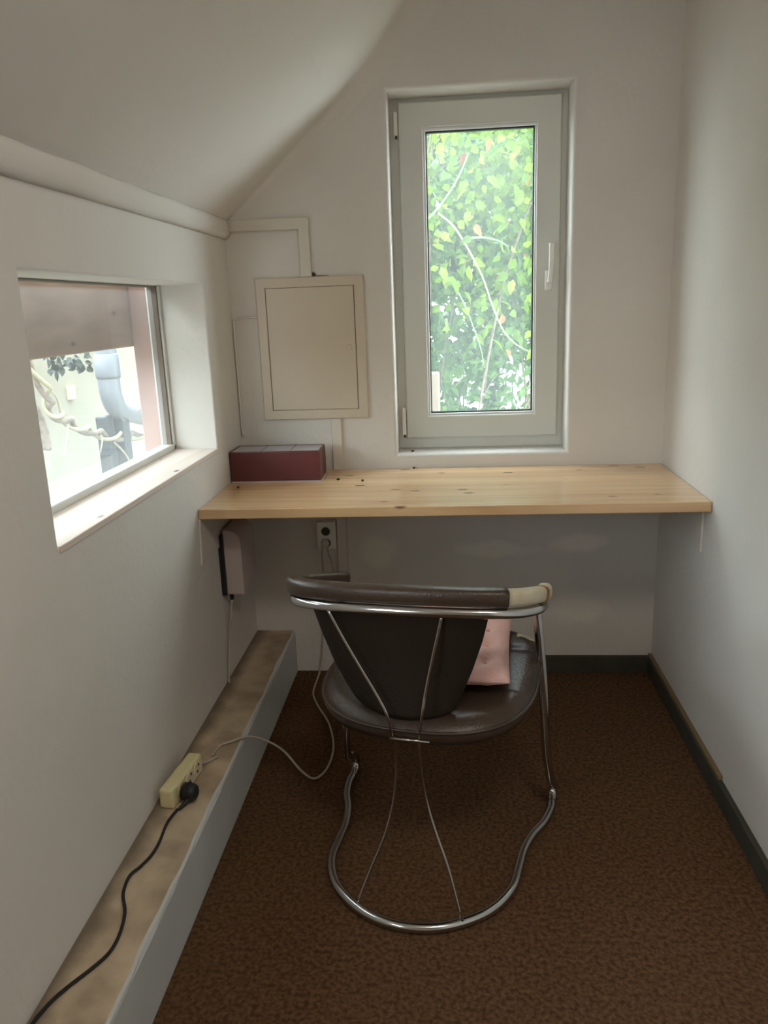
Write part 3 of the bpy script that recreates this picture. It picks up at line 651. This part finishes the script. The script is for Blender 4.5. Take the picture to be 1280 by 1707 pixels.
for j in range(nv):
    for i in range(nu):
        bm.faces.new((F[j][i], F[j][i + 1], F[j + 1][i + 1], F[j + 1][i])); bm.faces.new((Bk[j][i + 1], Bk[j][i], Bk[j + 1][i], Bk[j + 1][i + 1]))
    for i in (0, nu): bm.faces.new((F[j][i], Bk[j][i], Bk[j + 1][i], F[j + 1][i]))
for i in range(nu):
    for j in (0, nv): bm.faces.new((F[j][i], F[j][i + 1], Bk[j][i + 1], Bk[j][i]))
C_('backrest', bm, M['leather_back'])

# seat: puffed superellipse with seams
def seat_mat():
    m = M['leather'].copy(); m.name = 'seat_leather'; N = m.node_tree.nodes; L = m.node_tree.links; p = N['Principled BSDF']
    src = p.inputs['Base Color'].links[0].from_socket
    tc = N.new('ShaderNodeTexCoord'); vs = N.new('ShaderNodeVectorMath'); vs.operation = 'DISTANCE'; vs.inputs[1].default_value = (0.202, 0.030, 0.457)
    nz = N.new('ShaderNodeTexNoise'); nz.inputs['Scale'].default_value = 35; L.new(tc.outputs['Object'], nz.inputs[0]); L.new(tc.outputs['Object'], vs.inputs[0])
    ad = N.new('ShaderNodeMath'); ad.operation = 'MULTIPLY_ADD'; ad.inputs[1].default_value = 0.035; L.new(nz.outputs[0], ad.inputs[0]); L.new(vs.outputs['Value'], ad.inputs[2])
    lt = N.new('ShaderNodeMath'); lt.operation = 'LESS_THAN'; lt.inputs[1].default_value = 0.040; L.new(ad.outputs[0], lt.inputs[0])
    mx = N.new('ShaderNodeMix'); mx.data_type = 'RGBA'; L.new(lt.outputs[0], mx.inputs[0]); L.new(src, mx.inputs[6]); mx.inputs[7].default_value = lin(196, 186, 160)
    L.new(mx.outputs[2], p.inputs['Base Color']); return m
bm = bmesh.new(); na, nr = 96, 40
def outline(a):
    c, s = math.cos(a), math.sin(a); e = 2.6 if s < 0 else 4.2
    x = 0.243 * math.copysign(abs(c) ** (2 / e), c); y = -0.15 + (0.252 if s < 0 else 0.222) * math.copysign(abs(s) ** (2 / e), s)
    return x, y
def seam(x, y):
    d = 0
    for ys in (-0.045, -0.225): d += math.exp(-((y - ys) / 0.009) ** 2)
    return d
topc = bm.verts.new((0, -0.15, 0.455 - 0.0)); prev = None; rings = []
for k in range(1, nr + 1):
    f = k / nr; ring = []
    for i in range(na):
        ox, oy = outline(2 * math.pi * i / na); x = ox * f; y = -0.15 + (oy + 0.15) * f
        z = 0.452 + 0.018 * (y + 0.15) / 0.25 - 0.006 * (1 - f * f) - (0.016 * max(0, (f - 0.86) / 0.14) ** 2) - 0.007 * seam(x, y) * (1 if f < 0.95 else 0)
        ring.append(bm.verts.new((x, y, z)))
    rings.append(ring)
for (e, dz) in ((1.012, -0.026), (1.014, -0.042), (0.985, -0.056), (0.90, -0.062), (0.5, -0.064)):
    ring = []
    for i in range(na):
        ox, oy = outline(2 * math.pi * i / na); y = -0.15 + (oy + 0.15) * e
        ring.append(bm.verts.new((ox * e, y, 0.452 + 0.012 * (y + 0.15) / 0.25 + dz)))
    rings.append(ring)
for i in range(na): bm.faces.new((topc, rings[0][i], rings[0][(i + 1) % na]))
for a, b in zip(rings, rings[1:]):
    for i in range(na): bm.faces.new((a[i], b[i], b[(i + 1) % na], a[(i + 1) % na]))
bm.faces.new(rings[-1])
C_('seat', bm, seat_mat())
pp_ = [(outline(2 * math.pi * i / 96)[0] * 1.016, -0.15 + (outline(2 * math.pi * i / 96)[1] + 0.15) * 1.016, 0.452 + 0.012 * outline(2 * math.pi * i / 96)[1] / 0.25 + 0.007 - 0.026) for i in range(96)]
C_('piping', tube(pp_, 0.0035, 6, closed=True), M['leather'])
for s in (-1, 1): C_('seat_bolt', tube([(s * 0.240, -0.072, 0.405), (s * 0.252, -0.072, 0.405)], 0.007, 10), M['chrome'])

# pink tufted cushion lying on the seat
cu = thing('seat_cushion', 'pink tufted cotton cushion lying on the brown leather chair seat', 'cushion', (0.682, -0.73, 0.0), -TH)
bm = bmesh.new(); n = 44; HX, HY = 0.155, 0.185; CXc, CYc, CZ = 0.024, -0.115, 0.462
tufts = [(a, b) for a in (-0.62, -0.2, 0.22, 0.64) for b in (-0.66, -0.22, 0.22, 0.66)]
def cush(sx, sy, side):
    ex = 1 - abs(sx) ** 5; ey = 1 - abs(sy) ** 5
    h = 0.031 * (max(0, ex) * max(0, ey)) ** 0.42
    for a, b in tufts:
        d2 = ((sx - a) ** 2 + (sy - b) ** 2); h -= 0.016 * math.exp(-d2 / 0.012) * (1 if side > 0 else 0.2)
    h += (0.0024 * math.sin(sx * 17 + sy * 5) + 0.0026 * math.sin(sy * 15 - sx * 3 + 2 * math.sin(sx * 6))) * ex * ey + 0.001 * math.sin(sy * 34 - sx * 9)
    return max(h, 0.0015)
rows = {1: [], -1: []}
for side in (1, -1):
    for j in range(n + 1):
        row = []
        for i in range(n + 1):
            sx = -1 + 2 * i / n; sy = -1 + 2 * j / n
            pin = 1 - 0.035 * (1 - sy * sy) * (abs(sx) > 0.0) * abs(sx) ** 2; pin2 = 1 - 0.035 * (1 - sx * sx) * abs(sy) ** 2
            x = CXc + HX * sx * pin; y = CYc + HY * sy * pin2
            zmid = CZ + 0.024 + 0.010 * (y + 0.15) / 0.25 + 0.004 * max(0, abs(sx * sy) - 0.5)
            row.append(bm.verts.new((x, y, zmid + side * cush(sx, sy, side) * (1.0 if side > 0 else 0.8))))
        rows[side].append(row)
for side in (1, -1):
    R = rows[side]
    for j in range(n):
        for i in range(n):
            q = (R[j][i], R[j][i + 1], R[j + 1][i + 1], R[j + 1][i]); bm.faces.new(q if side > 0 else q[::-1])
T_, B_ = rows[1], rows[-1]
loop = [(0, i) for i in range(n)] + [(j, n) for j in range(n)] + [(n, i) for i in range(n, 0, -1)] + [(j, 0) for j in range(n, 0, -1)]
for k in range(len(loop)):
    a, b = loop[k], loop[(k + 1) % len(loop)]
    bm.faces.new((T_[a[0]][a[1]], B_[a[0]][a[1]], B_[b[0]][b[1]], T_[b[0]][b[1]]))
CR = 0.11
def crot(bm): bmesh.ops.rotate(bm, cent=(CXc, CYc, CZ), matrix=Matrix.Rotation(CR, 3, 'Z'), verts=bm.verts); return bm
mesh_obj('cushion_body', crot(bm), M['pink'], cu, True)
for a, b in tufts:
    x = CXc + HX * a; y = CYc + HY * b; z = CZ + 0.024 + 0.010 * (y + 0.15) / 0.25 + cush(a, b, 1)
    bm = bmesh.new(); bmesh.ops.create_uvsphere(bm, u_segments=10, v_segments=6, radius=0.005); bmesh.ops.scale(bm, vec=(1, 1, .5), verts=bm.verts); bmesh.ops.translate(bm, vec=(x, y, z + 0.0005), verts=bm.verts)
    mesh_obj('tuft_button', crot(bm), M['button'], cu, True)

# ------------------------------------------------------------------ power strip, plugs and cables
ang = math.radians(-7)
t = thing('power_strip', 'yellowed plastic power strip lying on its side on the plinth', 'power strip', (0.046, -0.962, 0.157), -math.atan2(0.020, 0.165))
bm = box(-0.020, 0.016, -0.082, 0.082, 0.0, 0.050, 0.007, 3); mesh_obj('strip_body', bm, M['yellow_pl'], t)
for k, yc in enumerate((0.050, 0.008, -0.036)):
    bm = bmesh.new(); tube([(0.0155, yc, 0.026), (0.0175, yc, 0.026)], [0.0200, 0.0190], 24, bm); si = mesh_obj('socket', bm, M['yellow_pl'], t, False)
    if k < 2:
        bm = bmesh.new(); tube([(0.0168, yc, 0.026), (0.0180, yc, 0.026)], 0.0155, 24, bm); mesh_obj('well', bm, M['cream'], si)
        bm = bmesh.new()
        for dz in (-0.006, 0.008): tube([(0.0172, yc + 0.6 * dz, 0.026 + dz), (0.0186, yc + 0.6 * dz, 0.026 + dz)], 0.0035, 10, bm)
        mesh_obj('contact_hole', bm, M['dark_hole'], si)
mesh_obj('strip_cord', tube(catmull([(0.0, 0.080, 0.02), (0.012, 0.105, 0.008), (0.03, 0.14, 0.005)], 5), 0.003, 8), M['white_cable'], t, True)
# black plug
t = thing('black_plug', 'round black plug pushed into the yellowed power strip', 'plug', (0.066, -1.010, 0.157), -math.radians(7))
bm = bmesh.new(); pr = [(0.0, 0.0205), (0.008, 0.0215), (0.022, 0.0205), (0.030, 0.017), (0.034, 0.010), (0.0345, 0.002)]
tube([(a, 0, 0.026) for a, _ in pr], [b for _, b in pr], 24, bm); o = mesh_obj('plug_body', bm, M['black_pl'], t, True)
mesh_obj('grip_ring', tube([(0.012 , 0.0222 * math.cos(a), 0.026 + 0.0222 * math.sin(a)) for a in [k * math.pi / 16 for k in range(32)]], 0.0015, 6, closed=True), M['black_pl'], t, True)
mesh_obj('strain_relief', tube(catmull([(0.018, -0.014, 0.018), (0.012, -0.028, 0.012), (0.004, -0.042, 0.006)], 4), [0.006 - 0.0003 * k for k in range(9)], 8), M['black_pl'], t, True)
bc = [(0.062, -1.050, 0.163), (0.055, -1.085, 0.161), (0.055, -1.115, 0.161), (0.060, -1.165, 0.161), (0.058, -1.205, 0.161), (0.048, -1.240, 0.161), (0.036, -1.270, 0.161), (0.043, -1.319, 0.161), (0.066, -1.367, 0.161), (0.078, -1.420, 0.161), (0.077, -1.465, 0.161), (0.060, -1.502, 0.161), (0.034, -1.545, 0.161), (0.018, -1.583, 0.161), (0.012, -1.64, 0.161), (0.03, -1.8, 0.161), (0.06, -2.1, 0.161), (0.05, -2.5, 0.161)]
tag(mesh_obj('black_cable', tube(catmull(bc, 8), 0.0034, 8), M['black_cable'], smooth=True), 'thin braided black cable snaking along the plinth from the black plug', 'cable')
wc = [(0.262, -0.046, 0.484), (0.259, -0.05, 0.455), (0.257, -0.035, 0.39), (0.252, -0.03, 0.25), (0.236, -0.03, 0.10), (0.226, -0.032, 0.03), (0.222, -0.05, 0.008), (0.221, -0.10, 0.006), (0.225, -0.19, 0.006), (0.255, -0.273, 0.006), (0.308, -0.387, 0.006), (0.341, -0.52, 0.006), (0.339, -0.63, 0.006), (0.312, -0.685, 0.008), (0.272, -0.667, 0.020), (0.222, -0.655, 0.075), (0.180, -0.692, 0.130), (0.145, -0.730, 0.162), (0.108, -0.757, 0.163), (0.082, -0.775, 0.161), (0.077, -0.822, 0.161)]
tag(mesh_obj('white_cable', tube(catmull(wc, 8), 0.0033, 8), M['white_cable'], smooth=True), 'off-white cable looping from the wall socket over the carpet to the plinth', 'cable')
t = thing('white_plug', 'white plug in the lower hole of the double wall socket', 'plug', (0.268, -0.028, 0.490))
bm = bmesh.new(); tube([(0, y, 0) for y in (0.0, -0.012, -0.020)], [0.0150, 0.0145, 0.010], 20, bm); mesh_obj('plug_body', bm, M['paint_duct'], t, True)
wc2 = [(0.276, -0.046, 0.482), (0.282, -0.048, 0.455), (0.292, -0.03, 0.39), (0.298, -0.028, 0.25), (0.302, -0.026, 0.10), (0.32, -0.03, 0.02), (0.36, -0.035, 0.006), (0.55, -0.03, 0.006), (0.75, -0.024, 0.006)]
tag(mesh_obj('white_cable', tube(catmull(wc2, 8), 0.0030, 8), M['white_cable'], smooth=True), 'second white cable hanging from the wall socket along the duct', 'cable')

# ------------------------------------------------------------------ dead insects
random.seed(3)
for (x, y, z, a, lab) in ((0.345, -0.165, 0.740, 0.5, 'tiny dead insect on the desk nearest the red box'), (0.425, -0.19, 0.740, 2.0, 'tiny dead insect on the desk between the red box and the window'),
                          (0.578, -0.008, 0.740, 1.0, 'tiny dead insect at the back of the desk against the wall'), (0.573, 0.05, 0.786, 0.4, 'tiny dead insect on the left end of the tall window ledge'),
                          (0.045, -0.255, 0.740, 1.4, 'tiny dead insect on the desk in front of the red box')):
    t = thing('dead_insect', lab, 'insect', (x, y, z), a, 'dead insects')
    bm = bmesh.new(); bmesh.ops.create_uvsphere(bm, u_segments=8, v_segments=6, radius=0.0036); bmesh.ops.scale(bm, vec=(1.7, 1, .9), verts=bm.verts); bmesh.ops.translate(bm, vec=(0, 0, 0.0025), verts=bm.verts)
    mesh_obj('body', bm, M['insect'], t, True)
    for s in (-1, 1):
        bm = bmesh.new(); leaf_verts(bm, Vector((0.001, 0, 0.004)), Vector((-0.8, s * 0.7, 0.25)), Vector((0, 0, 1)), 0.007, 0.004); mesh_obj('wing', bm, M['bark'], t)
